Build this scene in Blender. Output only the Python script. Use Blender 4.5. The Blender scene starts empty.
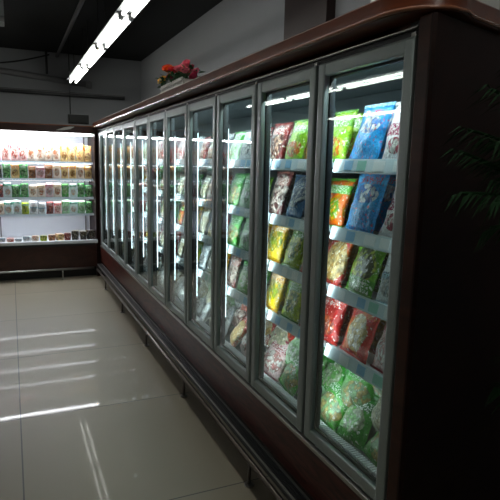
import bpy, bmesh, math, random
from mathutils import Vector, Matrix, noise
R = random.Random(11)
S = bpy.context.scene
COL = S.collection
PI = math.pi

# ------------------------------------------------------------------ materials
def lin(c):
    return tuple(((x/255)/12.92 if x/255 <= .04045 else ((x/255+.055)/1.055)**2.4) for x in c) + (1,)
class NT:
    def __init__(s, name):
        s.m = bpy.data.materials.new(name); s.m.use_nodes = True
        s.t = s.m.node_tree; s.t.nodes.clear()
        s.out = s.n('ShaderNodeOutputMaterial')
    def n(s, k, **kw):
        nd = s.t.nodes.new(k)
        for a, v in kw.items(): setattr(nd, a, v)
        return nd
    def l(s, a, b): s.t.links.new(a, b)
    def bsdf(s, **kw):
        b = s.n('ShaderNodeBsdfPrincipled')
        for a, v in kw.items(): b.inputs[a.replace('_', ' ')].default_value = v
        s.l(b.outputs[0], s.out.inputs[0]); return b
    def mixc(s, f, a, b):
        x = s.n('ShaderNodeMix', data_type='RGBA')
        for i, v in ((0, f), (6, a), (7, b)):
            if isinstance(v, (int, float)): x.inputs[i].default_value = v
            elif isinstance(v, tuple): x.inputs[i].default_value = v
            else: s.l(v, x.inputs[i])
        return x.outputs[2]
    def math(s, op, a, b=None, c=None):
        x = s.n('ShaderNodeMath', operation=op)
        for i, v in enumerate((a, b, c)):
            if v is None: continue
            if isinstance(v, (int, float)): x.inputs[i].default_value = v
            else: s.l(v, x.inputs[i])
        return x.outputs[0]
def simple(name, c, rough=.5, metal=0., var=.12, scale=8., bump=0., spec=.5, bscale=60.):
    t = NT(name); b = t.bsdf(Roughness=rough, Metallic=metal, Specular_IOR_Level=spec)
    tc = t.n('ShaderNodeTexCoord')
    nz = t.n('ShaderNodeTexNoise'); nz.inputs['Scale'].default_value = scale; nz.inputs['Detail'].default_value = 4
    t.l(tc.outputs['Object'], nz.inputs['Vector'])
    cc = lin(c); dk = tuple(x*(1-var) for x in cc[:3]) + (1,); lt = tuple(min(1, x*(1+var)) for x in cc[:3]) + (1,)
    t.l(t.mixc(nz.outputs[0], dk, lt), b.inputs['Base Color'])
    if bump:
        n2 = t.n('ShaderNodeTexNoise'); n2.inputs['Scale'].default_value = bscale
        t.l(tc.outputs['Object'], n2.inputs['Vector'])
        bp = t.n('ShaderNodeBump'); bp.inputs['Strength'].default_value = bump; bp.inputs['Distance'].default_value = .01
        t.l(n2.outputs[0], bp.inputs['Height']); t.l(bp.outputs[0], b.inputs['Normal'])
    return t.m
def emit(name, c, s):
    t = NT(name); e = t.n('ShaderNodeEmission'); e.inputs[0].default_value = lin(c); e.inputs[1].default_value = s
    t.l(e.outputs[0], t.out.inputs[0]); return t.m

M = {}
M['wall'] = simple('painted_grey_wall', (146, 148, 151), .85, var=.05, scale=2)
M['ceiling'] = simple('black_ceiling_paint', (21, 22, 23), .9, var=.1)
M['pillar'] = simple('dark_maroon_cladding', (36, 16, 14), .5)
M['alu'] = simple('brushed_aluminium', (150, 160, 158), .42, .5, var=.06, scale=20)
M['steel'] = simple('stainless_steel', (170, 168, 164), .28, .9, var=.06, scale=20)
M['black'] = simple('black_rubber', (14, 14, 15), .55, var=.1)
M['gasket'] = simple('dark_gasket', (20, 22, 23), .6)
M['white'] = simple('white_enamel', (222, 226, 232), .35, var=.03)
M['liner'] = simple('freezer_liner', (112, 120, 124), .45, var=.05)
M['liner_dark'] = simple('dark_mullion_face', (52, 58, 62), .4, var=.08)
M['shelf'] = simple('white_coated_shelf', (200, 208, 212), .4, var=.03)
M['rail'] = simple('pale_price_rail', (214, 230, 238), .22, var=.05, scale=14)
M['pipe'] = simple('grey_painted_pipe', (118, 118, 120), .6)
M['dpipe'] = simple('dark_conduit', (34, 34, 36), .5)
M['housing'] = simple('grey_batten_housing', (150, 152, 155), .5)
M['green_leaf'] = simple('green_leaves', (40, 84, 44), .5, var=.3, scale=30)
M['palm'] = simple('dark_palm_leaf', (14, 44, 16), .8, var=.35, scale=14, spec=.1)
M['soil'] = simple('potting_soil', (38, 28, 20), .95, bump=.5)
M['pot'] = simple('terracotta_pot', (110, 62, 44), .7)
M['planter'] = simple('white_plastic_planter', (205, 205, 200), .5)
M['tube'] = emit('fluorescent_tube_light', (250, 251, 242), 15)
M['led'] = emit('freezer_tube_light', (232, 246, 255), 4.5)
M['coolled'] = emit('cooler_canopy_light', (248, 250, 255), 90)
M['shelfled'] = emit('cooler_shelf_light', (248, 250, 255), 14)

def wood(name, a, b, rough, sc=1.6, coat=.0, spec=.5):
    t = NT(name); p = t.bsdf(Roughness=rough, Specular_IOR_Level=spec); p.inputs['Coat Weight'].default_value = coat; p.inputs['Coat Roughness'].default_value = .12
    tc = t.n('ShaderNodeTexCoord'); mp = t.n('ShaderNodeMapping'); mp.inputs['Scale'].default_value = (1, .35, 2.2)
    t.l(tc.outputs['Object'], mp.inputs[0])
    nz = t.n('ShaderNodeTexNoise'); nz.inputs['Scale'].default_value = sc*3; nz.inputs['Detail'].default_value = 6; nz.inputs['Distortion'].default_value = 1.6
    t.l(mp.outputs[0], nz.inputs[0])
    rp = t.n('ShaderNodeValToRGB'); e = rp.color_ramp.elements
    e[0].position = .35; e[0].color = lin(a); e[1].position = .72; e[1].color = lin(b)
    t.l(nz.outputs[0], rp.inputs[0]); t.l(rp.outputs[0], p.inputs['Base Color'])
    return t.m
M['wood'] = wood('glossy_red_brown_wood', (72, 32, 16), (104, 52, 28), .32, coat=.1, spec=.35)
M['post'] = wood('corner_post_wood', (46, 20, 11), (66, 32, 18), .4, spec=.3)
M['wood_lip'] = wood('wood_edge_painted_highlight', (124, 78, 56), (150, 98, 74), .25, coat=.5)  # lightened wood tone paints in the highlight reflected along the edges
M['rail_steel'] = simple('dull_rail_steel', (104, 96, 90), .35, .7)
M['ledge'] = simple('ribbed_metal_ledge', (52, 52, 54), .35, .5)
M['wood_dark'] = wood('dark_brown_laminate', (28, 13, 10), (38, 19, 15), .45, spec=.15)
M['burl'] = wood('burl_with_painted_reflections', (44, 17, 14), (96, 50, 42), .3, 4.5, spec=.2)  # paler streaks in the burl stand in for reflections on the base panel
M['cool_wood'] = wood('cooler_dark_brown_panel', (50, 26, 21), (66, 36, 28), .3)

def floor_mat():
    t = NT('glossy_floor_tiles'); b = t.bsdf(Roughness=.12)
    tc = t.n('ShaderNodeTexCoord'); mp = t.n('ShaderNodeMapping'); mp.inputs['Location'].default_value = (.01, -2.125, 0)
    t.l(tc.outputs['Object'], mp.inputs[0])
    br = t.n('ShaderNodeTexBrick'); br.offset = 0; br.squash = 1
    br.inputs['Scale'].default_value = 1; br.inputs['Mortar Size'].default_value = .004; br.inputs['Mortar Smooth'].default_value = .3
    br.inputs['Brick Width'].default_value = 1.06; br.inputs['Row Height'].default_value = 1.06; br.inputs['Bias'].default_value = 0
    br.inputs['Color1'].default_value = lin((134, 126, 109)); br.inputs['Color2'].default_value = lin((128, 120, 104)); br.inputs['Mortar'].default_value = lin((72, 70, 66))
    t.l(mp.outputs[0], br.inputs['Vector'])
    nz = t.n('ShaderNodeTexNoise'); nz.inputs['Scale'].default_value = 1.1; nz.inputs['Detail'].default_value = 3
    t.l(tc.outputs['Object'], nz.inputs[0])
    hs = t.n('ShaderNodeHueSaturation'); t.l(br.outputs[0], hs.inputs['Color']); t.l(t.math('MULTIPLY_ADD', nz.outputs[0], .3, .85), hs.inputs['Value'])
    t.l(hs.outputs[0], b.inputs['Base Color'])
    b.inputs['Roughness'].default_value = .42; b.inputs['Specular IOR Level'].default_value = .35; b.inputs['Coat Weight'].default_value = .13; b.inputs['Coat Roughness'].default_value = .035
    bp = t.n('ShaderNodeBump'); bp.inputs['Strength'].default_value = .25; bp.inputs['Distance'].default_value = .004; bp.invert = True
    t.l(br.outputs['Fac'], bp.inputs['Height']); t.l(bp.outputs[0], b.inputs['Normal'])
    return t.m
M['floor'] = floor_mat()

def glass_mat():
    t = NT('door_glass'); fr = t.n('ShaderNodeFresnel')
    ge = t.n('ShaderNodeNewGeometry'); t.l(t.math('MULTIPLY_ADD', ge.outputs['Backfacing'], 1/1.52-1.52, 1.52), fr.inputs[0])
    tr = t.n('ShaderNodeBsdfTransparent'); tr.inputs[0].default_value = (.88, .95, .93, 1)
    gl = t.n('ShaderNodeBsdfGlossy'); gl.inputs['Roughness'].default_value = .02; gl.inputs[0].default_value = (.95, 1, 1, 1)
    mx = t.n('ShaderNodeMixShader'); t.l(fr.outputs[0], mx.inputs[0]); t.l(tr.outputs[0], mx.inputs[1]); t.l(gl.outputs[0], mx.inputs[2])
    t.l(mx.outputs[0], t.out.inputs[0]); return t.m
M['glass'] = glass_mat()

# printed plastic film of a food bag: UV driven
STY = {}
def film(key, base, band, food, food2, window=(.5, .36, .36, .24), bandv=(.68, .86), mark=(240, 240, 235), blotch=0., rough=.28, speck=34.):
    t = NT('printed_film_' + key); b = t.bsdf(Roughness=rough)
    uv = t.n('ShaderNodeUVMap'); sp = t.n('ShaderNodeSeparateXYZ'); t.l(uv.outputs[0], sp.inputs[0])
    U, V = sp.outputs[0], sp.outputs[1]
    oi = t.n('ShaderNodeObjectInfo')
    ad = t.n('ShaderNodeVectorMath', operation='ADD'); t.l(uv.outputs[0], ad.inputs[0])
    sc = t.n('ShaderNodeVectorMath', operation='SCALE'); t.l(oi.outputs['Random'], sc.inputs[3]); sc.inputs[0].default_value = (7, 5, 3); t.l(sc.outputs[0], ad.inputs[1])
    n1 = t.n('ShaderNodeTexNoise'); n1.inputs['Scale'].default_value = 3.2; n1.inputs['Detail'].default_value = 2; t.l(ad.outputs[0], n1.inputs[0])
    vo = t.n('ShaderNodeTexVoronoi'); vo.inputs['Scale'].default_value = 12; t.l(ad.outputs[0], vo.inputs['Vector'])
    n2 = t.n('ShaderNodeTexNoise'); n2.inputs['Scale'].default_value = speck; n2.inputs['Detail'].default_value = 1; t.l(ad.outputs[0], n2.inputs[0])
    B = lin(base)
    c = t.mixc(t.math('GREATER_THAN', n1.outputs[0], .56), B, t.mixc(.35+blotch, B, lin(food2)))
    # picture of the food
    du = t.math('DIVIDE', t.math('SUBTRACT', U, window[0]), window[2]); dv = t.math('DIVIDE', t.math('SUBTRACT', V, window[1]), window[3])
    rr = t.math('ADD', t.math('MULTIPLY', du, du), t.math('MULTIPLY', dv, dv))
    inw = t.math('LESS_THAN', t.math('ADD', rr, t.math('MULTIPLY', n1.outputs[0], .6)), 1.2)
    lp = t.n('ShaderNodeSeparateXYZ'); t.l(vo.outputs['Color'], lp.inputs[0])
    fc = t.mixc(t.math('GREATER_THAN', lp.outputs[0], .5), lin(food), lin(food2))
    fc = t.mixc(t.math('MULTIPLY', vo.outputs['Distance'], 1.1), fc, t.mixc(.7, fc, (.02, .02, .01, 1)))
    c = t.mixc(inw, c, fc)
    # coloured band carrying broken strokes
    inb = t.math('MULTIPLY', t.math('GREATER_THAN', V, bandv[0]), t.math('LESS_THAN', V, bandv[1]))
    c = t.mixc(inb, c, lin(band))
    mk = t.math('MULTIPLY', inb, t.math('GREATER_THAN', n2.outputs[0], .55))
    mk = t.math('MULTIPLY', mk, t.math('LESS_THAN', t.math('ABSOLUTE', t.math('SUBTRACT', U, .5)), .36))
    c = t.mixc(mk, c, lin(mark))
    n4 = t.n('ShaderNodeTexNoise'); n4.inputs['Scale'].default_value = 26; n4.inputs['Detail'].default_value = 4; n4.inputs['Roughness'].default_value = .7; t.l(ad.outputs[0], n4.inputs[0])
    hs = t.n('ShaderNodeHueSaturation'); hs.inputs['Saturation'].default_value = 1.12; t.l(c, hs.inputs['Color'])
    t.l(t.math('MULTIPLY_ADD', n4.outputs[0], 2.2, -.12), hs.inputs['Value'])
    c = hs.outputs[0]
    n5 = t.n('ShaderNodeTexNoise'); n5.inputs['Scale'].default_value = 15; n5.inputs['Detail'].default_value = 2; t.l(ad.outputs[0], n5.inputs[0])
    c = t.mixc(t.math('MULTIPLY', t.math('GREATER_THAN', n5.outputs[0], .64), .75), c, lin(mark))
    t.l(c, b.inputs['Base Color'])
    n3 = t.n('ShaderNodeTexNoise'); n3.inputs['Scale'].default_value = 9; n3.inputs['Detail'].default_value = 3; n3.inputs['Distortion'].default_value = .8
    t.l(ad.outputs[0], n3.inputs[0])
    bp = t.n('ShaderNodeBump'); bp.inputs['Strength'].default_value = .55; bp.inputs['Distance'].default_value = .012
    t.l(n3.outputs[0], bp.inputs['Height']); t.l(bp.outputs[0], b.inputs['Normal'])
    STY[key] = (t.m, simple('seal_' + key, tuple(int(x*.9) for x in (band if key != 'white_magenta' else base)), .3))
film('blue', (84, 158, 214), (110, 180, 225), (235, 242, 246), (60, 120, 200), window=(.5, .62, .4, .16), bandv=(.78, .9), mark=(220, 60, 60))
film('lime', (128, 178, 62), (94, 156, 44), (222, 118, 48), (190, 205, 90), window=(.5, .28, .42, .2))
film('orange', (216, 104, 40), (96, 168, 60), (235, 170, 70), (120, 170, 50))
film('white_magenta', (226, 222, 224), (160, 30, 84), (196, 90, 110), (235, 230, 225), window=(.5, .25, .3, .14), bandv=(.42, .62))
film('red_cream', (176, 28, 26), (190, 30, 28), (228, 202, 150), (200, 160, 96), window=(.6, .45, .4, .42), bandv=(.86, .94))
film('noodle_green', (110, 170, 50), (70, 140, 40), (196, 206, 84), (70, 80, 30), window=(.5, .55, .44, .34), bandv=(.05, .3))
film('dumpling_red', (190, 30, 22), (200, 36, 30), (232, 220, 186), (214, 186, 120), window=(.5, .42, .36, .36), bandv=(.84, .95))
film('pink_white', (226, 196, 198), (150, 34, 60), (228, 220, 214), (190, 130, 130), window=(.5, .4, .4, .3), bandv=(.7, .84))
film('white', (226, 230, 232), (160, 190, 205), (205, 205, 200), (180, 190, 196), bandv=(.44, .56), mark=(60, 60, 70))
film('yellow', (226, 186, 30), (214, 150, 20), (150, 170, 40), (236, 200, 60), window=(.5, .5, .4, .3))
film('yellow_green', (160, 180, 50), (70, 140, 40), (214, 206, 110), (90, 130, 40), window=(.5, .5, .4, .34))
film('red', (176, 30, 30), (200, 44, 36), (222, 120, 90), (140, 20, 22), window=(.5, .3, .36, .2))
film('green', (46, 134, 40), (36, 110, 40), (190, 206, 170), (120, 190, 100), window=(.5, .45, .4, .3))
film('green_clear', (84, 164, 70), (40, 140, 50), (196, 176, 120), (150, 190, 140), window=(.5, .36, .46, .3), blotch=.25)
film('pale_green', (170, 205, 170), (80, 160, 80), (220, 228, 214), (140, 190, 130))
film('maroon', (112, 44, 44), (150, 50, 50), (206, 170, 150), (90, 40, 40), window=(.5, .4, .4, .4))
film('speckled', (120, 60, 62), (150, 90, 80), (210, 190, 180), (90, 40, 40), window=(.5, .5, .5, .5), speck=60)
film('blue_speck', (90, 130, 170), (80, 110, 150), (220, 225, 225), (60, 90, 130), window=(.5, .6, .5, .4))
film('clear_cream', (206, 206, 190), (190, 190, 180), (226, 216, 186), (180, 176, 150), window=(.5, .5, .5, .5))
film('grey_white', (190, 196, 200), (150, 156, 166), (214, 214, 214), (120, 124, 130))
film('brown', (124, 78, 44), (180, 120, 60), (190, 130, 80), (90, 50, 30))
film('cream', (240, 228, 214), (220, 190, 150), (200, 130, 96), (240, 226, 206), window=(.5, .45, .36, .32))
film('salmon', (240, 206, 200), (222, 110, 110), (250, 226, 216), (190, 90, 80), window=(.5, .4, .4, .3))
film('amber', (232, 204, 150), (224, 150, 70), (240, 210, 150), (150, 90, 40))
film('leafy', (60, 150, 70), (40, 130, 60), (150, 210, 140), (30, 90, 40), window=(.5, .5, .5, .5), speck=50)
film('meat', (130, 50, 50), (100, 40, 40), (200, 120, 110), (90, 30, 34), window=(.5, .5, .5, .5))
film('teal_white', (214, 230, 228), (30, 130, 100), (230, 200, 170), (240, 240, 240), bandv=(.72, .9))
film('dark', (50, 46, 44), (130, 110, 60), (90, 80, 60), (30, 30, 30))

# ------------------------------------------------------------------ mesh helpers
class MB:
    def __init__(s): s.b = bmesh.new()
    def box(s, x0, x1, y0, y1, z0, z1, bev=0.):
        r = bmesh.ops.create_cube(s.b, size=1)
        for v in r['verts']:
            v.co = Vector(((x0+x1)/2+v.co.x*(x1-x0), (y0+y1)/2+v.co.y*(y1-y0), (z0+z1)/2+v.co.z*(z1-z0)))
        if bev:
            es = list({e for v in r['verts'] for e in v.link_edges})
            bmesh.ops.bevel(s.b, geom=es, offset=bev, segments=2, profile=.6, affect='EDGES')
        return s
    def tube(s, a, b, r, seg=12, r2=None):
        a, b = Vector(a), Vector(b); d = b-a
        q = bmesh.ops.create_cone(s.b, segments=seg, radius1=r, radius2=r if r2 is None else r2, depth=d.length, cap_ends=True)
        m = Matrix.Translation((a+b)/2) @ d.to_track_quat('Z', 'Y').to_matrix().to_4x4()
        bmesh.ops.transform(s.b, matrix=m, verts=q['verts'])
        for v in q['verts']:
            for f in v.link_faces:
                if len(f.verts) == 4: f.smooth = True
        return s
    def path(s, pts, r, seg=8):
        rings = []
        pts = [Vector(p) for p in pts]
        for i, p in enumerate(pts):
            d = (pts[min(i+1, len(pts)-1)]-pts[max(i-1, 0)]).normalized()
            q = d.to_track_quat('Z', 'Y')
            rings.append([s.b.verts.new(p + q @ Vector((r*math.cos(2*PI*k/seg), r*math.sin(2*PI*k/seg), 0))) for k in range(seg)])
        for A, B in zip(rings, rings[1:]):
            for k in range(seg):
                f = s.b.faces.new((A[k], A[(k+1) % seg], B[(k+1) % seg], B[k])); f.smooth = True
        s.b.faces.new(rings[0][::-1]); s.b.faces.new(rings[-1])
        return s
    def prism(s, prof, y0, y1):                       # (x,z) outline swept along y
        A = [s.b.verts.new((x, y0, z)) for x, z in prof]; B = [s.b.verts.new((x, y1, z)) for x, z in prof]
        n = len(prof)
        for k in range(n): s.b.faces.new((A[k], A[(k+1) % n], B[(k+1) % n], B[k]))
        s.b.faces.new(A[::-1]); s.b.faces.new(B)
        return s
    def sweep(s, prof, path):                         # (offset,z) outline along an xy path, offset to the path's left
        rings = []
        for i, (x, y) in enumerate(path):
            p0 = Vector(path[max(i-1, 0)]); p1 = Vector(path[min(i+1, len(path)-1)])
            d = (p1-p0).normalized(); nrm = Vector((-d.y, d.x))
            rings.append([s.b.verts.new((x+nrm.x*o, y+nrm.y*o, z)) for o, z in prof])
        n = len(prof)
        for A, B in zip(rings, rings[1:]):
            for k in range(n): s.b.faces.new((A[k], A[(k+1) % n], B[(k+1) % n], B[k]))
        s.b.faces.new(rings[0][::-1]); s.b.faces.new(rings[-1])
        return s
    def slab(s, pts, z0, z1):
        A = [s.b.verts.new((x, y, z0)) for x, y in pts]; B = [s.b.verts.new((x, y, z1)) for x, y in pts]
        n = len(pts)
        for k in range(n): s.b.faces.new((A[k], A[(k+1) % n], B[(k+1) % n], B[k]))
        s.b.faces.new(A[::-1]); s.b.faces.new(B)
        return s
    def mesh(s, name, mat):
        bmesh.ops.recalc_face_normals(s.b, faces=s.b.faces)
        me = bpy.data.meshes.new(name); s.b.to_mesh(me); s.b.free()
        if name.startswith('cornice'):
            me.shade_smooth(); me.set_sharp_from_angle(angle=.4)
        if mat: me.materials.append(mat)
        return me
    def build(s, name, mat, parent=None, loc=(0, 0, 0)):
        return link(name, s.mesh(name, mat), parent, loc)
def link(name, me, parent=None, loc=(0, 0, 0), rot=None):
    o = bpy.data.objects.new(name, me); COL.objects.link(o); o.location = loc
    if rot is not None: o.rotation_euler = rot
    if parent: o.parent = parent
    return o
def tag(o, label=None, cat=None, group=None, kind=None):
    for k, v in (('label', label), ('category', cat), ('group', group), ('kind', kind)):
        if v: o[k] = v
    return o
def empty(name, label, cat, loc=(0, 0, 0), group=None):
    return tag(link(name, None, None, loc), label, cat, group)
def struct(name, mb, mat): return tag(mb.build(name, mat), kind='structure')

# ------------------------------------------------------------------ room
H = 3.1
struct('floor', MB().slab([(-7, -3), (2, -3), (2, 8.9), (-1.5, 8.9), (-1.5, 15), (-7, 15)], -.1, 0), M['floor'])
struct('ceiling', MB().slab([(-7.1, -3.1), (2.1, -3.1), (2.1, 9.0), (-1.4, 9.0), (-1.4, 15.1), (-7.1, 15.1)], H, H+.1), M['ceiling'])
struct('wall_back', MB().box(-1.5, 2.1, 8.9, 9.0, 0, H), M['wall'])
struct('wall_return', MB().box(-1.5, -1.4, 9.0, 15.0, 0, H), M['wall'])
struct('wall_far', MB().box(-7.1, -1.4, 15.0, 15.1, 0, H), M['wall'])
struct('wall_right', MB().box(2.0, 2.1, -3.1, 8.9, 0, H), M['wall'])
struct('wall_left', MB().box(-7.1, -7.0, -3.1, 15, 0, H), M['wall'])
struct('wall_front', MB().box(-7.0, 2.0, -3.1, -3.0, 0, H), M['wall'])
struct('trim_1', MB().box(1.93, 2.0, 3.16, 3.76, 0, H, .004), M['pillar'])

# ------------------------------------------------------------------ long freezer with eleven glass doors
A, Y0, W, N = 1.04, 1.209, .5243, 11
ZB, ZT = .407, 1.8835
YE = Y0+N*W                                   # 6.976
fz = empty('display_freezer', 'long brown wooden upright freezer with eleven glass doors in grey metal frames', 'freezer', (A, Y0, 0))
def P(mb, name, mat, parent=None):            # child of the freezer, coordinates given in the room
    o = mb.build(name, mat, fz if parent is None else parent)
    base = Vector((A, Y0, 0)) if parent is None else Vector((0, 0, 0))
    o.location = -base
    return o
SK = .28                                       # the end panel runs slightly off square
ye = lambda x: 1.155+(x-A)*SK
body = MB()
body.box(1.86, 1.93, 1.455, 7.08, 0, 1.93)                      # back
body.slab([(1.13, 1.24), (1.86, 1.46), (1.86, 7.08), (1.13, 7.08)], .12, .42)   # plinth
P(body, 'back_and_plinth', M['liner'])
P(MB().slab([(1.06, 1.21), (1.93, 1.47), (1.93, 7.08), (1.06, 7.08)], 1.90, 1.925), 'roof_panel', M['liner'])
P(MB().slab([(1.03, 1.152), (1.04, 1.146), (1.93, 1.41), (1.93, 1.45), (1.08, 1.2), (1.03, 1.158)], 0, 1.905), 'end_panel', M['wood_dark'])
P(MB().box(1.03, 1.075, 1.158, 1.205, 0, 1.905, .003), 'corner_post', M['post'])
P(MB().box(1.03, 1.86, 7.0, 7.08, .0, 1.905), 'far_end_panel', M['wood_dark'])
P(MB().box(1.03, 1.075, Y0, 7.07, .205, ZB, .003), 'base_panel', M['burl'])
P(MB().box(1.09, 1.12, Y0, 7.0, .0, .205), 'kick_board', M['black'])
P(MB().box(1.022, 1.05, Y0, 7.0, ZB-.004, ZB+.014, .003), 'sill_trim', M['steel'])
g = MB()
g.box(.964, 1.03, 1.18, 6.93, .166, .183)
P(g, 'louvre_ledge', M['black'])
for i in range(5): P(MB().box(.968+i*.0135, .972+i*.0135, 1.18, 6.93, .183, .194), 'louvre_rib', M['ledge'] if i not in (0, 4) else M['steel'])
# wooden fascia and cornice following the rounded corner
path = [(1.93, ye(1.93)+.06), (1.17, ye(1.17)+.055)]
for k in range(0, 13):
    a = k/12*PI/2*.88
    path.append((1.105-.065*math.sin(a), 1.285-.075*math.cos(a)))
path += [(A, 1.3), (A, 7.07)]
prof = [(.0, ZT), (.0, 1.901), (.03, 1.905), (.07, 1.911), (.076, 1.918), (.073, 1.925), (.070, 1.965), (.062, 1.972), (-.06, 1.972), (-.06, ZT+.02), (0, ZT+.02)]
P(MB().sweep([(o, z) for o, z in prof], path[::1]), 'cornice', M['wood'])
P(MB().sweep([(o, z) for o, z in [(.077+.0055*math.cos(q*PI/5), 1.918+.0055*math.sin(q*PI/5)) for q in range(10)]], path), 'cornice_edging', M['wood_lip'])
P(MB().box(1.028, 1.04, Y0, 7.0, ZT-.005, ZT-.0005), 'door_head_strip', M['steel'])
P(MB().box(1.045, 1.075, Y0, 7.0, ZT-.02, ZT+.02), 'door_header', M['gasket'])

# mullions with tube lights behind them
for k in range(N+1):
    y = Y0+k*W
    if k == 0: y += .012
    if k == N: y -= .012
    m = MB().box(1.072, 1.092, y-.032, y+.032, ZB+.02, ZT-.01).mesh('mullion', M['liner_dark'])
    mo = link('mullion', m, fz, (-A, -Y0, 0))
    t = MB().tube((1.101, y, .62), (1.101, y, 1.69), .0065, 10); link('light_tube', t.mesh('light_tube', M['led']), mo)
    for z in (.595, 1.69): t = MB().box(1.092, 1.1085, y-.012, y+.012, z, z+.025); link('tube_holder', t.mesh('tube_holder', M['liner_dark']), mo)
    li = bpy.data.lights.new('freezer_strip_lamp', 'AREA'); li.shape = 'RECTANGLE'; li.size = .036; li.size_y = 1.25; li.energy = 2.6; li.color = (.86, .96, 1)
    lo = bpy.data.objects.new('freezer_strip_lamp', li); COL.objects.link(lo); lo.parent = mo
    lo.location = (1.0935, y, 1.13); lo.rotation_euler = (PI/2, 0, -PI/2)
    lo.rotation_euler = Matrix(((0, 0, -1), (1, 0, 0), (0, -1, 0))).to_euler()   # local -Z looks along +X, length upright

for k in range(N):  # fill lamps with bars, added per bay to even the light on bags and rails
    lb = MB().box(1.088, 1.118, Y0+k*W+.05, Y0+(k+1)*W-.05, 1.868, 1.884).mesh('added_fill_lamp_bar', M['white'])
    bo = link('added_fill_lamp_bar', lb, fz, (-A, -Y0, 0))
    li = bpy.data.lights.new('added_fill_lamp', 'AREA'); li.shape = 'RECTANGLE'; li.size = .025; li.size_y = W-.12; li.energy = 2.3; li.color = (.86, .96, 1)
    lo = bpy.data.objects.new('added_fill_lamp', li); COL.objects.link(lo); lo.parent = bo
    lo.location = (1.103, Y0+(k+.5)*W, 1.866)

# doors
def door_parts():
    st, d0, d1 = .046, 1.030, 1.064
    y0, y1, z0, z1 = .008, W-.008, ZB+.018, ZT-.022
    f = MB()
    f.box(d0, d1, y0, y0+st, z0, z1, .009).box(d0, d1, y1-st, y1, z0, z1, .009)
    f.box(d0+.003, d1-.002, y0+st-.012, y1-st+.012, z0, z0+st, .007).box(d0+.003, d1-.002, y0+st-.012, y1-st+.012, z1-st, z1, .007)
    fm = f.mesh('door_frame', M['alu'])
    q = MB()
    i = .008
    q.box(d1-.012, d1+.002, y0+st-i, y0+st+.008, z0+st-i, z1-st+i).box(d1-.012, d1+.002, y1-st-.008, y1-st+i, z0+st-i, z1-st+i)
    q.box(d1-.012, d1+.002, y0+st, y1-st, z0+st-i, z0+st+.008).box(d1-.012, d1+.002, y0+st, y1-st, z1-st-.008, z1-st+i)
    gm = q.mesh('door_gasket', M['gasket'])
    gl = MB().box(d0+.012, d0+.026, y0+st-.004, y1-st+.004, z0+st-.004, z1-st+.004).mesh('glass_pane', M['glass'])
    hg = MB().box(d0+.01, d0+.03, y0+.01, y0+.03, z1, z1+.012, .002).mesh('hinge', M['steel'])
    return fm, gm, gl, hg
fm, gm, gl, hg = door_parts()
for k in range(N):
    d = link('door', fm, fz, (-A, k*W, 0))
    link('glass_pane', gl, d); link('gasket', gm, d); link('hinge', hg, d)
    if k == 0: pass

# shelves: four per bay, each with a pale price rail and tags
SZ = [1.515, 1.262, 1.035, .792]               # shelf top surfaces
tagm = [simple('blue_price_tag', (140, 190, 226), .35, var=.1), simple('white_price_tag', (232, 236, 238), .35, var=.05), simple('green_price_tag', (150, 205, 190), .35, var=.05)]
sh_me = {}
for k in range(N):
    for j, z in enumerate(SZ):
        if 0 not in sh_me:
            s_ = MB().box(1.125, 1.80, .012, W-.012, -.014, 0)
            for q in range(12): s_.box(1.15+q*.05, 1.156+q*.05, .014, W-.014, -.02, -.014)
            sh_me[0] = s_.mesh('shelf', M['shelf'])
            sh_me[1] = MB().prism([(1.124, .012), (1.119, .012), (1.109, -.034), (1.114, -.038)], .012, W-.012).mesh('price_rail', M['rail'])
            sh_me[3] = MB().box(1.128, 1.80, -.0035, .0035, -.03, .0).mesh('bracket', M['liner_dark'])
        if k == 0: m0 = MB().slab([(1.125, .04), (1.80, .245), (1.80, W-.012), (1.125, W-.012)], -.014, 0).mesh('shelf', M['shelf'])
        so = link('shelf', m0 if k == 0 else sh_me[0], fz, (-A, k*W, z))
        link('price_rail', sh_me[1], so)
        for dy in (.0075, W-.0075)[(k == 0):]: link('bracket', sh_me[3], so, (0, dy, 0))
        if k < 4:
            rr = random.Random(k*10+j)
            y = .04
            while y < W-.09:
                w_ = rr.choice((.05, .06, .045))
                mt = tagm[rr.choice((0, 0, 1, 1, 2))]
                link('price_tag', MB().prism([(1.1175, .006), (1.116, .006), (1.109, -.028), (1.1105, -.028)], y, y+w_).mesh('price_tag', mt), so)
                y += w_+rr.uniform(.02, .08)
# bottom air grille
g = MB()
g.box(1.088, 1.12, 1.23, 7.0, .42, .455)
nn = 0
y = 1.25
g2 = MB()
while y < 3.4:
    g2.box(1.088, 1.118, y, y+.006, .455, .470); y += .014
P(g, 'air_intake', M['liner_dark']); P(g2, 'intake_grille', M['white'])
P(MB().slab([(1.1, 1.24), (1.86, 1.46), (1.86, 7.0), (1.1, 7.0)], .42, .435), 'well_floor', M['liner'])
P(MB().box(1.848, 1.859, 1.47, 7.0, .435, 1.895), 'inner_back_liner', M['liner'])

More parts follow.
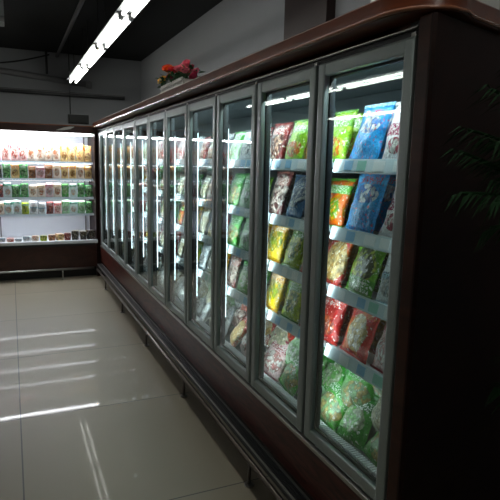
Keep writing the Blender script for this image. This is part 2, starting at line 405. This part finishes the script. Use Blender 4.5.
# ------------------------------------------------------------------ goods
BAGM = {}
def bag_mesh(style, w, h, t, var, seals=True):
    key = (style, round(w, 3), round(h, 3), var, seals)
    if key in BAGM: return BAGM[key]
    r = random.Random(hash_(key)); sx = r.uniform(0, 50)
    b = bmesh.new(); uvl = b.loops.layers.uv.new('UVMap')
    nu, nv = (10, 12) if seals else (6, 7)
    V = {}
    sea = .07
    for side in (-1, 1):
        for i in range(nu+1):
            for j in range(nv+1):
                u, v = i/nu, j/nv
                edge = i in (0, nu) or j in (0, nv)
                if edge and side == 1: V[side, i, j] = V[-1, i, j]; continue
                vv = max(0, min(1, (v-sea*.4)/(1-sea*.8)))
                f = max(0, 1-abs(2*u-1)**3)*max(0, 1-abs(2*vv-1)**3.2)
                f *= 1.18-.5*vv
                x = side*t/2*f
                n_ = noise.noise(Vector((u*4+sx, v*4, side*3)))
                n2 = noise.noise(Vector((u*9+sx, v*9, side*7)))
                x += (n_*.16+n2*.08)*t*(1 if not edge else .4)
                y = (.5-u)*w*(1-.05*math.sin(v*PI)); z = v*h
                y += noise.noise(Vector((sx, v*5, u*2)))*.008
                if j == nv: z += noise.noise(Vector((u*4, sx, 1)))*.006
                V[side, i, j] = b.verts.new((x, y, z))
    for side in (-1, 1):
        for i in range(nu):
            for j in range(nv):
                q = [(i, j), (i+1, j), (i+1, j+1), (i, j+1)]
                if side == 1: q = q[::-1]
                try: f = b.faces.new([V[(side,)+p] for p in q])
                except ValueError: continue
                f.smooth = True
                for lp, p in zip(f.loops, q): lp[uvl].uv = (p[0]/nu, p[1]/nv)
    bmesh.ops.recalc_face_normals(b, faces=b.faces)
    me = bpy.data.meshes.new('food_bag'); b.to_mesh(me); b.free(); me.materials.append(STY[style][0])
    sm = None
    if seals:
        ms = []
        for z0, z1 in ((h*.952, h*1.008), (-.001, h*.035)):
            s_ = MB(); n_ = 12
            for q in range(n_):
                ya, yb = -w/2+w*q/n_, -w/2+w*(q+1)/n_
                s_.box(-.0025-(q % 2)*.001, .0025+(q % 2)*.001, ya, yb-.001, z0, z1)
            ms.append(s_.mesh('crimped_seal', STY[style][1]))
        sm = ms
    BAGM[key] = (me, sm); return BAGM[key]
def hash_(k): return sum((i+1)*ord(c) for i, c in enumerate(str(k))) % 99991
DESC = {'blue': ('blue', 'bag of frozen dumplings with white and lime print'), 'lime': ('lime green', 'bag with orange food picture'), 'orange': ('orange', 'bag with green band'),
 'white_magenta': ('white', 'bag with magenta band'), 'red_cream': ('red', 'bag with cream food window'), 'noodle_green': ('green', 'bag of noodles with yellow window'),
 'dumpling_red': ('red', 'bag of dumplings with pale window'), 'pink_white': ('pink and white', 'bag with dark pink band'), 'white': ('white', 'bag with pale blue band'),
 'yellow': ('yellow', 'bag'), 'yellow_green': ('yellow-green', 'bag'), 'red': ('red', 'bag'), 'green': ('green', 'bag'), 'green_clear': ('green printed clear', 'bag of frozen food'),
 'pale_green': ('pale green', 'bag'), 'maroon': ('maroon', 'bag'), 'speckled': ('red speckled', 'bag'), 'blue_speck': ('blue speckled', 'bag'), 'clear_cream': ('clear cream', 'bag'),
 'grey_white': ('greyish white', 'bag'), 'brown': ('brown', 'bag'), 'cream': ('cream', 'packet'), 'salmon': ('salmon pink', 'packet'), 'amber': ('amber', 'packet'), 'leafy': ('leaf green', 'packet'),
 'meat': ('dark red meat', 'packet'), 'teal_white': ('white', 'packet with teal header'), 'dark': ('dark', 'packet')}
ORD = ['first', 'second', 'third', 'fourth', 'fifth', 'sixth', 'seventh', 'eighth', 'ninth', 'tenth', 'eleventh', 'twelfth', 'thirteenth', 'fourteenth', 'fifteenth', 'sixteenth', 'seventeenth', 'eighteenth', 'nineteenth', 'twentieth']
SHN = ['top shelf', 'second shelf', 'third shelf', 'lowest shelf']
def bag(name, style, w, h, t, loc, rot, label, cat, group, var=0, seals=True):
    me, sm = bag_mesh(style, w, h, t, var, seals)
    o = tag(link(name, me, None, loc, rot), label, cat, group)
    if sm:
        for s_ in sm: link('crimped_seal', s_, o)
    return o
def doorname(k): return 'nearest door' if k == 0 else ORD[k]+' door'
# per bay: rows from the top, listed from the camera end; (style, width, height)
ROWS = {
 0: [[('white_magenta', .135, .205), ('blue', .17, .215), ('lime', .15, .20)],
     [('white_magenta', .13, .22), ('blue', .195, .23), ('orange', .15, .195)],
     [('white', .12, .195), ('noodle_green', .19, .205), ('red_cream', .175, .21)],
     [('pink_white', .13, .20), ('dumpling_red', .19, .215), ('red', .16, .21)]],
 1: [[('orange', .13, .19), ('lime', .14, .19), ('maroon', .15, .185)],
     [('red', .12, .19), ('blue_speck', .15, .20), ('speckled', .19, .21)],
     [('red', .13, .20), ('yellow_green', .165, .21), ('yellow', .18, .215)],
     [('red_cream', .12, .19), ('yellow_green', .16, .20), ('yellow', .19, .21)]],
 2: [[('maroon', .14, .17), ('grey_white', .15, .17), ('pale_green', .15, .17)],
     [('lime', .13, .18), ('pale_green', .16, .19), ('green_clear', .16, .19)],
     [('yellow', .14, .185), ('pale_green', .16, .18), ('green_clear', .16, .18)],
     [('green_clear', .15, .17), ('green', .15, .18), ('speckled', .15, .18)]],
 3: [[('grey_white', .15, .17), ('clear_cream', .15, .17), ('maroon', .14, .16)],
     [('speckled', .15, .18), ('pink_white', .15, .18), ('clear_cream', .15, .17)],
     [('maroon', .15, .17), ('yellow', .15, .18), ('clear_cream', .15, .17)],
     [('yellow', .15, .18), ('clear_cream', .15, .17), ('grey_white', .15, .17)]],
 4: [[('grey_white', .15, .17), ('clear_cream', .15, .17), ('pink_white', .14, .16)],
     [('green', .15, .17), ('pale_green', .15, .17), ('clear_cream', .15, .16)],
     [('yellow', .15, .17), ('lime', .15, .17), ('orange', .15, .16)],
     [('yellow_green', .15, .17), ('grey_white', .15, .17), ('clear_cream', .15, .16)]]}
far = ['brown', 'speckled', 'maroon', 'pale_green', 'maroon', 'clear_cream', 'yellow', 'pink_white', 'green', 'meat']
for k in range(N):
    rr = random.Random(100+k)
    rows = ROWS.get(k) or [[(rr.choice(far), .15, .17) for _ in range(3)] for _ in range(4)]
    for j, row in enumerate(rows):
        tw = sum(a[1] for a in row); row = [(a, b*.47/tw, c) for a, b, c in row]; gap = .018
        y = Y0+k*W+.135
        if k == N-1: y -= .12
        for i, (st, w, h) in enumerate(row):
            yc = y+w/2+gap/2; y += w+gap
            near = k < 3
            col, what = DESC[st]
            for dep in range(2 if k < 2 else 1):
                lean = rr.uniform(.24, .34); yaw = rr.uniform(-.1, .1)
                x = 1.15+dep*.085
                t = .042
                lab = '%s bag, %s from camera, %s, %s' % (col, ORD[i], SHN[j], doorname(k))
                if dep: lab = '%s bag behind %s front bag, %s, %s' % (col, ORD[i], SHN[j], doorname(k))
                bag('frozen_food_bag', st, w*(1 if not dep else .96), h, t, (x, yc, SZ[j]+.002), (0, lean, yaw), lab, 'bag', 'bags standing on the freezer shelves', var=(i+j) % 3, seals=near and not dep)
# heaps of bags in the wells
HEAP = {0: ['green_clear', 'green', 'green_clear', 'clear_cream', 'green_clear', 'green', 'green', 'green_clear', 'green'],
        1: ['pale_green', 'green_clear', 'pink_white', 'green_clear', 'pale_green', 'clear_cream', 'green', 'maroon', 'red'],
        2: ['speckled', 'pink_white', 'red_cream', 'red_cream', 'red', 'speckled', 'red', 'red', 'red'],
        3: ['grey_white', 'clear_cream', 'grey_white', 'pale_green', 'grey_white', 'clear_cream', 'white', 'pale_green', 'grey_white'],
        4: ['grey_white', 'pale_green', 'grey_white', 'clear_cream', 'white', 'grey_white', 'pale_green', 'clear_cream', 'white']}
LV = ['bottom', 'bottom', 'bottom', 'middle', 'middle', 'middle', 'top', 'top', 'top']
for k in range(N):
    hp = HEAP.get(k) or ['grey_white', 'clear_cream', 'grey_white']
    rr = random.Random(500+k)
    cnt = {}
    for i, st in enumerate(hp):
        lv, cx = i//3, i % 3
        n = min(3, len(hp)-lv*3)
        yc = Y0+k*W+(cx+.5)*W/n + (.125 if k < N-1 else 0) + (.0, .05, -.03)[lv]*(k < N-1)
        w, h = (.185, .20)
        z = .438+lv*.088
        x = 1.155+lv*.05
        col, what = DESC[st]
        lab = '%s bag, %s from camera in %s layer of well, %s' % (col, ORD[cx], LV[i], doorname(k))
        bag('frozen_food_bag', st, w, h, .06, (x, yc, z), (rr.uniform(-.3, .3), rr.uniform(.35, .6), rr.uniform(-.25, .25)), lab, 'bag', 'bags heaped in the freezer wells', var=i % 3, seals=k < 2)

# ------------------------------------------------------------------ bumper rail in front of the freezer
rl = empty('bumper_rail', 'round steel bumper rail on short posts along the foot of the glass door freezer', 'rail', (.965, Y0, 0))
ro = MB().tube((0, -.3, .122), (0, 5.70, .122), .0135, 16).build('rail_tube', M['rail_steel'], rl)
for i in range(6):
    y = 1.05+1.045*i-Y0
    po = MB().tube((0, y, .006), (0, y, .112), .0085, 12).build('post', M['rail_steel'], rl)
    MB().tube((0, y, 0), (0, y, .008), .022, 16).build('foot_plate', M['steel'], po)

# ------------------------------------------------------------------ open cooler across the end of the aisle
CY, X0c, X1c = 7.08, -1.3, 1.0
cl = empty('open_cooler', 'open fronted dark brown wall cooler with brightly lit white shelves at aisle end', 'cooler', (X0c, CY, 0))
def C(mb, name, mat, parent=None):
    o = mb.build(name, mat, parent or cl)
    if parent is None: o.location = (-X0c, -CY, 0)
    return o
C(MB().box(X0c, X1c, CY, CY+.85, .13, .44), 'base_cabinet', M['cool_wood'])
C(MB().box(X0c, X1c, CY+.06, CY+.8, 0, .13), 'kick_board', M['black'])
C(MB().box(X0c, X1c, CY-.02, CY+.02, .44, .488, .01), 'front_lip', M['white'])
C(MB().box(X0c, X1c-.04, CY-.022, CY-.0, .415, .445), 'lip_trim', M['dpipe'])
C(MB().box(X0c, X1c+.03, CY-.01, CY+.85, 1.835, 1.93, .006), 'canopy', M['cool_wood'])
C(MB().box(X0c, X1c+.03, CY-.016, CY+.0, 1.917, 1.929), 'canopy_edge', M['wood_lip'])
C(MB().box(X1c-.015, X1c+.03, CY-.01, CY+.85, 0, 1.835), 'end_panel', M['wood_dark'])
C(MB().box(X0c, X0c+.04, CY, CY+.85, .44, 1.835), 'end_panel', M['wood_dark'])
C(MB().box(X0c+.04, X1c-.015, CY+.62, CY+.64, .47, 1.835), 'back_panel', M['white'])
C(MB().box(X0c+.04, X1c-.015, CY+.02, CY+.62, .44, .475), 'deck', M['white'])
C(MB().box(X0c+.04, X1c-.015, CY+.03, CY+.6, 1.825, 1.836), 'canopy_lining', M['white'])
C(MB().box(X0c+.06, X1c-.03, CY+.035, CY+.06, 1.806, 1.824, .004), 'canopy_light', M['coolled'])
CS = [1.475, 1.262, 1.026, .812]
sh2 = None
for j, z in enumerate(CS):
    s_ = C(MB().box(X0c+.045, X1c-.02, CY+.14, CY+.61, z-.014, z), 'shelf', M['white'])
    C(MB().box(X0c+.045, X1c-.02, CY+.128, CY+.139, z-.024, z+.005), 'price_rail', M['rail'], s_)
    C(MB().box(X0c+.06, X1c-.04, CY+.17, CY+.20, z-.026, z-.0145), 'shelf_light', M['shelfled'], s_)
for x in (-.15, .93):
    C(MB().box(x-.008, x+.008, CY+.6, CY+.619, .48, 1.82), 'slotted_upright', M['pipe'])
crl = empty('bumper_rail', 'steel bumper rail on short posts in front of the open cooler', 'rail', (X0c, CY-.08, 0))
MB().tube((0, 0, .13), (2.24, 0, .13), .0135, 14).build('rail_tube', M['steel'], crl)
for i in range(4):
    x = .55-1.05*i - X0c
    if x < 0: continue
    po = MB().tube((x, 0, .006), (x, 0, .12), .0085, 12).build('post', M['steel'], crl)
    MB().tube((x, 0, 0), (x, 0, .008), .022, 14).build('foot_plate', M['steel'], po)
# cooler goods, from the freezer end leftwards
CR = [
 ['amber', 'amber', 'amber', 'amber', 'cream', 'cream', 'cream', 'cream', 'salmon', 'salmon', 'salmon', 'salmon', 'cream', 'cream', 'meat', 'meat', 'cream', 'salmon', 'cream'],
 ['amber', 'cream', 'amber', 'amber', 'cream', 'brown', 'pink_white', 'brown', 'leafy', 'amber', 'leafy', 'dark', 'white', 'white', 'dark', 'teal_white', 'cream', 'cream', 'brown'],
 ['leafy', 'leafy', 'teal_white', 'green', 'cream', 'pink_white', 'cream', 'cream', 'leafy', 'leafy', 'teal_white', 'meat', 'meat', 'meat', 'leafy', 'cream', 'green', 'green', 'leafy'],
 ['leafy', 'pale_green', 'teal_white', 'pale_green', 'salmon', 'meat', 'white', 'white', 'yellow_green', 'teal_white', 'teal_white', 'cream', 'brown', 'brown', 'amber', 'brown', 'white', 'cream', 'leafy']]
SHC = ['top shelf', 'second shelf', 'third shelf', 'fourth shelf']
for j, row in enumerate(CR):
    rr = random.Random(40+j)
    for i, st in enumerate(row):
        w = rr.choice((.088, .095, .102)); xc = .925-i*.097
        h = (.225, .185, .185, .175)[j]*rr.uniform(.82, 1.04)
        col, what = DESC[st]
        lab = '%s packet standing %s from the freezer end on the open cooler %s' % (col, ORD[i], SHC[j])
        bag('chilled_packet', st, w, h, .035, (xc, CY+.185, CS[j]+.001), (rr.uniform(-.2, -.08)*0, 0, PI/2+rr.uniform(-.15, .15)), lab, 'packet', 'packets on the open cooler shelves', var=i % 3, seals=False)
# low trays on the deck
TR = ['dark', 'dark', 'dark', 'meat', 'amber', 'brown', 'yellow_green', 'cream', 'white', 'white', 'salmon', 'white', 'white', 'cream', 'dark', 'white', 'amber', 'brown', 'cream']
tr_me = {}
for i, st in enumerate(TR):
    rr = random.Random(70+i)
    h = (.12, .11, .12, .095, .085, .075, .07)[i] if i < 7 else rr.uniform(.035, .075)
    for q in range(1):
        if (st, q) not in tr_me:
            b = MB(); b.prism([(-.036, 0), (.036, 0), (.045, .7), (.041, 1), (-.041, 1), (-.045, .7)], -.06, .06)
            tr_me[st, q] = b.mesh('food_tray', STY[st][0])
            me = tr_me[st, q]; u = me.uv_layers.new(name='UVMap')
            for lp in me.loops:
                c = me.vertices[lp.vertex_index].co; u.data[lp.index].uv = (c.x*9+.5, c.z*.5+c.y*3+.2)
        o = link('food_tray', tr_me[st, q], None, (.93-i*.097, CY+.11, .476), (0, 0, rr.uniform(-.3, .3)))
        o.scale = (.95, .85, h)
        tag(o, '%s low tray, %s from the freezer end on the open cooler deck' % (DESC[st][0], ORD[i]), 'tray', 'trays on the cooler deck')

# ------------------------------------------------------------------ ceiling lights
def batten(x, y0, L, z, label, group, gap=.039):
    r = empty('fluorescent_light', label, 'light', (x, y0, z), group)
    MB().prism([(-.05, .055), (.05, .055), (gap+.046, .022), (gap+.046, .018), (-gap-.046, .018), (-gap-.046, .022)], 0, L).build('housing', M['housing'], r)
    for s in (-1, 1):
        MB().tube((s*gap, .04, -.006), (s*gap, L-.04, -.006), .0135, 12).build('light_tube', M['tube'], r)
        for yy in (.0, L-.04):
            MB().box(s*gap-.017, s*gap+.017, yy, yy+.04, -.024, .019, .004).build('tube_holder', M['housing'], r)
    for yy in (.2, L-.2):
        MB().tube((0, yy, .055), (0, yy, H-z), .004, 8).build('hanging_rod', M['dpipe'], r)
def row(x, spans, side):
    n = len(spans)
    for i, (a, b) in enumerate(spans):
        batten(x, a, b-a, 2.62, 'fluorescent light, %s from far end of the row %s' % (ORD[n-1-i], side), 'fluorescent lights ' + side, .039 if x > 0 else .075)
row(.88, [(y, y+1.2) for y in (-2.0, -.6, .64, 1.90, 3.16, 4.42, 5.68)] + [(6.94, 8.32)], 'above the freezer aisle')
row(-2.3, [(-1.5, 0), (1.5, 3.0), (5.2, 6.7), (6.74, 8.24), (8.28, 9.9)], 'over the next aisle to the left')
row(-5.0, [(1.0, 2.5), (8.3, 9.8), (9.84, 11.3)], 'by the far left wall')

# ------------------------------------------------------------------ pipes, cable, hanging box
def along(name, pts, r, mat, label, cat):
    o = MB().path(pts, r).build(name, mat); return tag(o, label, cat)
p = empty('service_pipe', 'thick grey pipe crossing the back wall above the open cooler', 'pipe', (0, 8.846, 2.7))
MB().tube((-1.49, 0, .185), (1.13, 0, -.035), .045, 16).build('pipe_run', M['pipe'], p)
MB().tube((1.13, -.002, -.035), (1.21, -.002, -.042), .055, 16).build('end_cap', M['pipe'], p)
p = empty('conduit', 'dark cable conduit running below the thick grey pipe on the back wall', 'pipe', (0, 8.85, 2.5))
MB().box(-1.5, 1.72, -.03, .049, -.03, .03, .008).build('trunking', M['dpipe'], p)
MB().box(-1.5, 1.72, -.034, -.03, .012, .022).build('trunking_lid', M['pipe'], p)
tag(MB().tube((.72, 0, 3.055), (.72, 8.895, 3.055), .022, 12).build('ceiling_pipe', M['pipe']), 'thin grey pipe running along the black ceiling towards the back wall', 'pipe')
tag(MB().tube((.56, 8.8, 2.765), (.56, 8.8, 3.1), .018, 10).build('drop_rod', M['dpipe']), 'dark vertical rod dropping from ceiling to the thick grey pipe', 'rod')
along('hanging_cable', [(-1.6+2.2*t, 8.72-.0*t, 2.80+.22*t**3+.02*math.sin(t*7)) for t in [i/14 for i in range(15)]], .011, M['black'], 'black cable sagging above the grey pipe on the back wall', 'cable')
hb = empty('hanging_speaker', 'small black box on a thin rod above the open cooler', 'speaker', (.76, 7.6, 2.0))
MB().box(-.03, .23, -.05, .05, -.02, .1, .006).build('case', M['black'], hb)
MB().box(-.015, .215, -.056, -.05, -.005, .085).build('front_grille', M['gasket'], hb)
MB().tube((0, 0, .09), (0, 0, 1.12), .006, 8).build('rod', M['black'], hb)
lf = MB().prism([(-.11, 0), (-.02, .035), (.05, .05), (.11, .05), (.06, .02), (-.02, .004)], -.004, .004)
tag(lf.build('paper_tag', M['planter'], None, (.64, CY-.022, 1.86)), 'small pale curled paper tag on the canopy of the open cooler', 'tag')
vt = empty('ceiling_vent', 'grey metal vent box at the ceiling in the upper left corner', 'vent', (-.16, 6.2, 2.9))
MB().box(-.2, .17, 0, .5, .02, .2, .01).build('duct', M['housing'], vt)
MB().tube((-.2, .02, .0), (.17, .02, .0), .03, 14).build('round_pipe', M['pipe'], vt)

# ------------------------------------------------------------------ roses in a white planter on the freezer
fb = empty('flower_box', 'white planter box of red, pink and orange artificial roses on top of the freezer', 'flowers', (1.085, 3.4, 1.973))
pb = MB().prism([(-.04, 0), (.05, 0), (.055, .06), (-.045, .06)], .0, .55)
pb.build('planter', M['planter'], fb)
pk = MB()
for i in range(11): pk.box(-.056, -.048, .01+i*.05, .04+i*.05, .0, .072)
pk.box(-.06, -.055, 0, .55, .02, .03).box(-.06, -.055, 0, .55, .05, .06)
pk.build('picket_fence', M['planter'], fb)
lv = MB(); rr = random.Random(3)
for i in range(150):
    c = Vector((rr.uniform(-.07, .07), rr.uniform(-.05, .62), rr.uniform(.05, .13)))
    d = Vector((rr.uniform(-1, 1), rr.uniform(-1, 1), rr.uniform(-.2, 1))).normalized()*rr.uniform(.035, .06)
    s_ = d.cross(Vector((0, .3, 1))).normalized()*.014
    vs = [lv.b.verts.new(c), lv.b.verts.new(c+d*.5+s_+Vector((0, 0, .004))), lv.b.verts.new(c+d), lv.b.verts.new(c+d*.5-s_+Vector((0, 0, .004)))]
    lv.b.faces.new(vs)
lv.build('foliage', M['green_leaf'], fb)
rc = {'red': (220, 50, 64), 'pink': (240, 130, 150), 'orange': (240, 110, 50), 'yellow': (240, 190, 70), 'crimson': (170, 44, 80)}
RM = {k: simple('rose_petal_'+k, v, .6, var=.25, scale=40) for k, v in rc.items()}
def rose(y, x, z, c, s=1.0):
    b = MB(); q = random.Random(int(y*1000)+500)
    for ring, (rad, n, hh, tilt) in enumerate([(.010, 3, .040, 0), (.020, 5, .042, .1), (.029, 6, .042, .3), (.035, 7, .034, .6)]):
        for i in range(n):
            a = 2*PI*i/n+ring*.6; da = 2*PI/n*.62
            grid = []
            for u in range(4):
                aa = a-da+2*da*u/3
                colm = []
                for v in range(4):
                    f = v/3; rr2 = rad*(.35+.65*math.sin(f*PI/2))+tilt*.010*f*f
                    zz = hh*f-(.012*tilt*f*f)-(.004*(abs(u-1.5)/1.5)**2)
                    colm.append(b.b.verts.new((rr2*math.cos(aa)*s, rr2*math.sin(aa)*s, (zz-.012)*s)))
                grid.append(colm)
            for u in range(3):
                for v in range(3):
                    f = b.b.faces.new((grid[u][v], grid[u+1][v], grid[u+1][v+1], grid[u][v+1])); f.smooth = True
    me = b.mesh('rose', RM[c])
    o = link('rose_bloom', me, fb, (x, y, z), (q.uniform(-.4, .4), q.uniform(-.9, -.2), 0))
    st = MB().tube((0, 0, -.012), (0, 0, -.10), .0025, 6); link('rose_stem', st.mesh('rose_stem', M['green_leaf']), o)
for y, x, z, c, s in [(.50, -.02, .195, 'red', 1.0), (.43, -.03, .175, 'orange', 1.15), (.47, .0, .13, 'crimson', .9), (.62, -.02, .125, 'yellow', 1.1), (.30, -.03, .150, 'red', 1.1),
                      (.18, -.03, .145, 'pink', 1.05), (.03, -.02, .150, 'pink', 1.1), (.0, -.04, .105, 'pink', 1.0), (-.10, -.01, .062, 'crimson', 1.1), (.12, .02, .12, 'red', 1.0),
                      (.24, .02, .170, 'pink', .9), (.36, .03, .16, 'orange', .9), (.08, .03, .14, 'crimson', .9), (.56, .02, .15, 'orange', .9), (-.04, .02, .10, 'pink', .9)]:
    rose(y, x, z, c, s*(.8 if y < .2 else .92))

ct = empty('foam_carton', 'pale grey foam carton on top of the freezer at its near end', 'box', (1.45, 1.62, 1.9255))
MB().box(0, .33, 0, .4, 0, .3, .008).build('carton', M['planter'], ct)
MB().box(-.006, .336, -.006, .406, .3, .345, .008).build('lid', M['planter'], ct)

# ------------------------------------------------------------------ potted palm beside the freezer end
pm = empty('potted_palm', 'dark green artificial palm with narrow leaflets beside the freezer end panel', 'plant', (1.38, .66, 0))
MB().tube((0, 0, 0), (0, 0, .30), .13, 28, .17).build('pot', M['pot'], pm)
MB().tube((0, 0, .295), (0, 0, .305), .155, 24).build('soil', M['soil'], pm)
MB().path([(0, 0, .3), (.01, 0, .6), (-.01, .01, .95), (0, 0, 1.25)], .02).build('trunk', M['soil'], pm)
def frond(az, L, z0, rise, droop, seed):
    q = random.Random(seed); b = MB(); pts = []
    for i in range(17):
        t = i/16; r_ = L*t
        pts.append(Vector((math.cos(az)*r_, math.sin(az)*r_, z0+rise*t-droop*t*t)))
    b.path(pts, .0035, 5)
    side = Vector((-math.sin(az), math.cos(az), 0))
    for i in range(2, 17):
        for sub in (0, .33, .67):
            if i == 16 and sub: continue
            t = (i+sub)/16; c = pts[i].lerp(pts[min(16, i+1)], sub)
            fwd = (pts[min(16, i+1)]-pts[i-1]).normalized()
            for s in (-1, 1):
                l_ = .17*(1-.55*abs(2*t-.9))*q.uniform(.85, 1.1)
                d = (fwd*.85+side*s*.75+Vector((0, 0, q.uniform(-.45, .1)))).normalized()
                nn_ = d.cross(Vector((0, 0, 1))).normalized()*.004
                v0 = b.b.verts.new(c); v1 = b.b.verts.new(c+d*l_*.4+nn_); v2 = b.b.verts.new(c+d*l_+Vector((0, 0, -.03))); v3 = b.b.verts.new(c+d*l_*.4-nn_)
                b.b.faces.new((v0, v1, v2, v3))
    b.build('frond', M['palm'], pm)
for i, (az, L, z0, rise, dr) in enumerate([(2.70, .48, 1.27, .60, .20), (2.55, .50, 1.25, .56, .22), (2.4, .44, 1.25, .50, .18), (2.9, .50, 1.24, .54, .22), (2.75, .46, 1.22, .46, .2), (2.5, .4, 1.3, .6, .16), (3.0, .54, 1.22, .50, .28), (2.65, .42, 1.24, .54, .1), (2.6, .52, 1.24, .42, .12), (2.85, .45, 1.25, .6, .3), (2.48, .46, 1.2, .42, .1), (2.62, .44, 1.2, .42, .25), (2.8, .55, 1.25, .42, .22), (2.3, .40, 1.2, .62, .3), (3.15, .45, 1.2, .55, .35),
        (2.75, .38, .85, .34, .12), (2.45, .36, .82, .30, .15), (0.2, .33, 1.25, .6, .5), (5.4, .38, 1.2, .6, .5), (4.6, .45, 1.2, .6, .5), (1.2, .35, 1.25, .6, .4), (3.9, .5, 1.0, .3, .4), (5.9, .3, 1.0, .3, .4)]):
    frond(az, L, z0, rise, dr, 900+i)

# ------------------------------------------------------------------ camera
cam = bpy.data.cameras.new('camera'); co = bpy.data.objects.new('camera', cam); COL.objects.link(co)
cam.sensor_width = 36; cam.lens = 36*530.9/500; cam.clip_start = .02
pi_, yaw, roll = .16, .423, .0231
cy, sy = math.cos(yaw), math.sin(yaw)
F = Vector((sy*math.cos(pi_), cy*math.cos(pi_), -math.sin(pi_))); Rt = Vector((cy, -sy, 0)); Up = Rt.cross(F)
R2 = Rt*math.cos(roll)+Up*math.sin(roll); U2 = -Rt*math.sin(roll)+Up*math.cos(roll)
m = Matrix((R2, U2, -F)).transposed().to_4x4(); m.translation = Vector((0, 0, 1.5))
co.matrix_world = m
S.camera = co

w = bpy.data.worlds.new('world'); S.world = w; w.use_nodes = True
w.node_tree.nodes['Background'].inputs[0].default_value = (.5, .55, .6, 1); w.node_tree.nodes['Background'].inputs[1].default_value = .0
S.view_settings.view_transform = 'Standard'; S.view_settings.look = 'None'; S.view_settings.gamma = 1; S.view_settings.exposure = 0
S.view_settings.use_curve_mapping = False
cy_ = S.cycles
cy_.max_bounces = 10; cy_.transparent_max_bounces = 24; cy_.glossy_bounces = 4; cy_.diffuse_bounces = 4
cy_.use_denoising = True; cy_.caustics_reflective = False; cy_.caustics_refractive = False
cy_.sample_clamp_indirect = 6
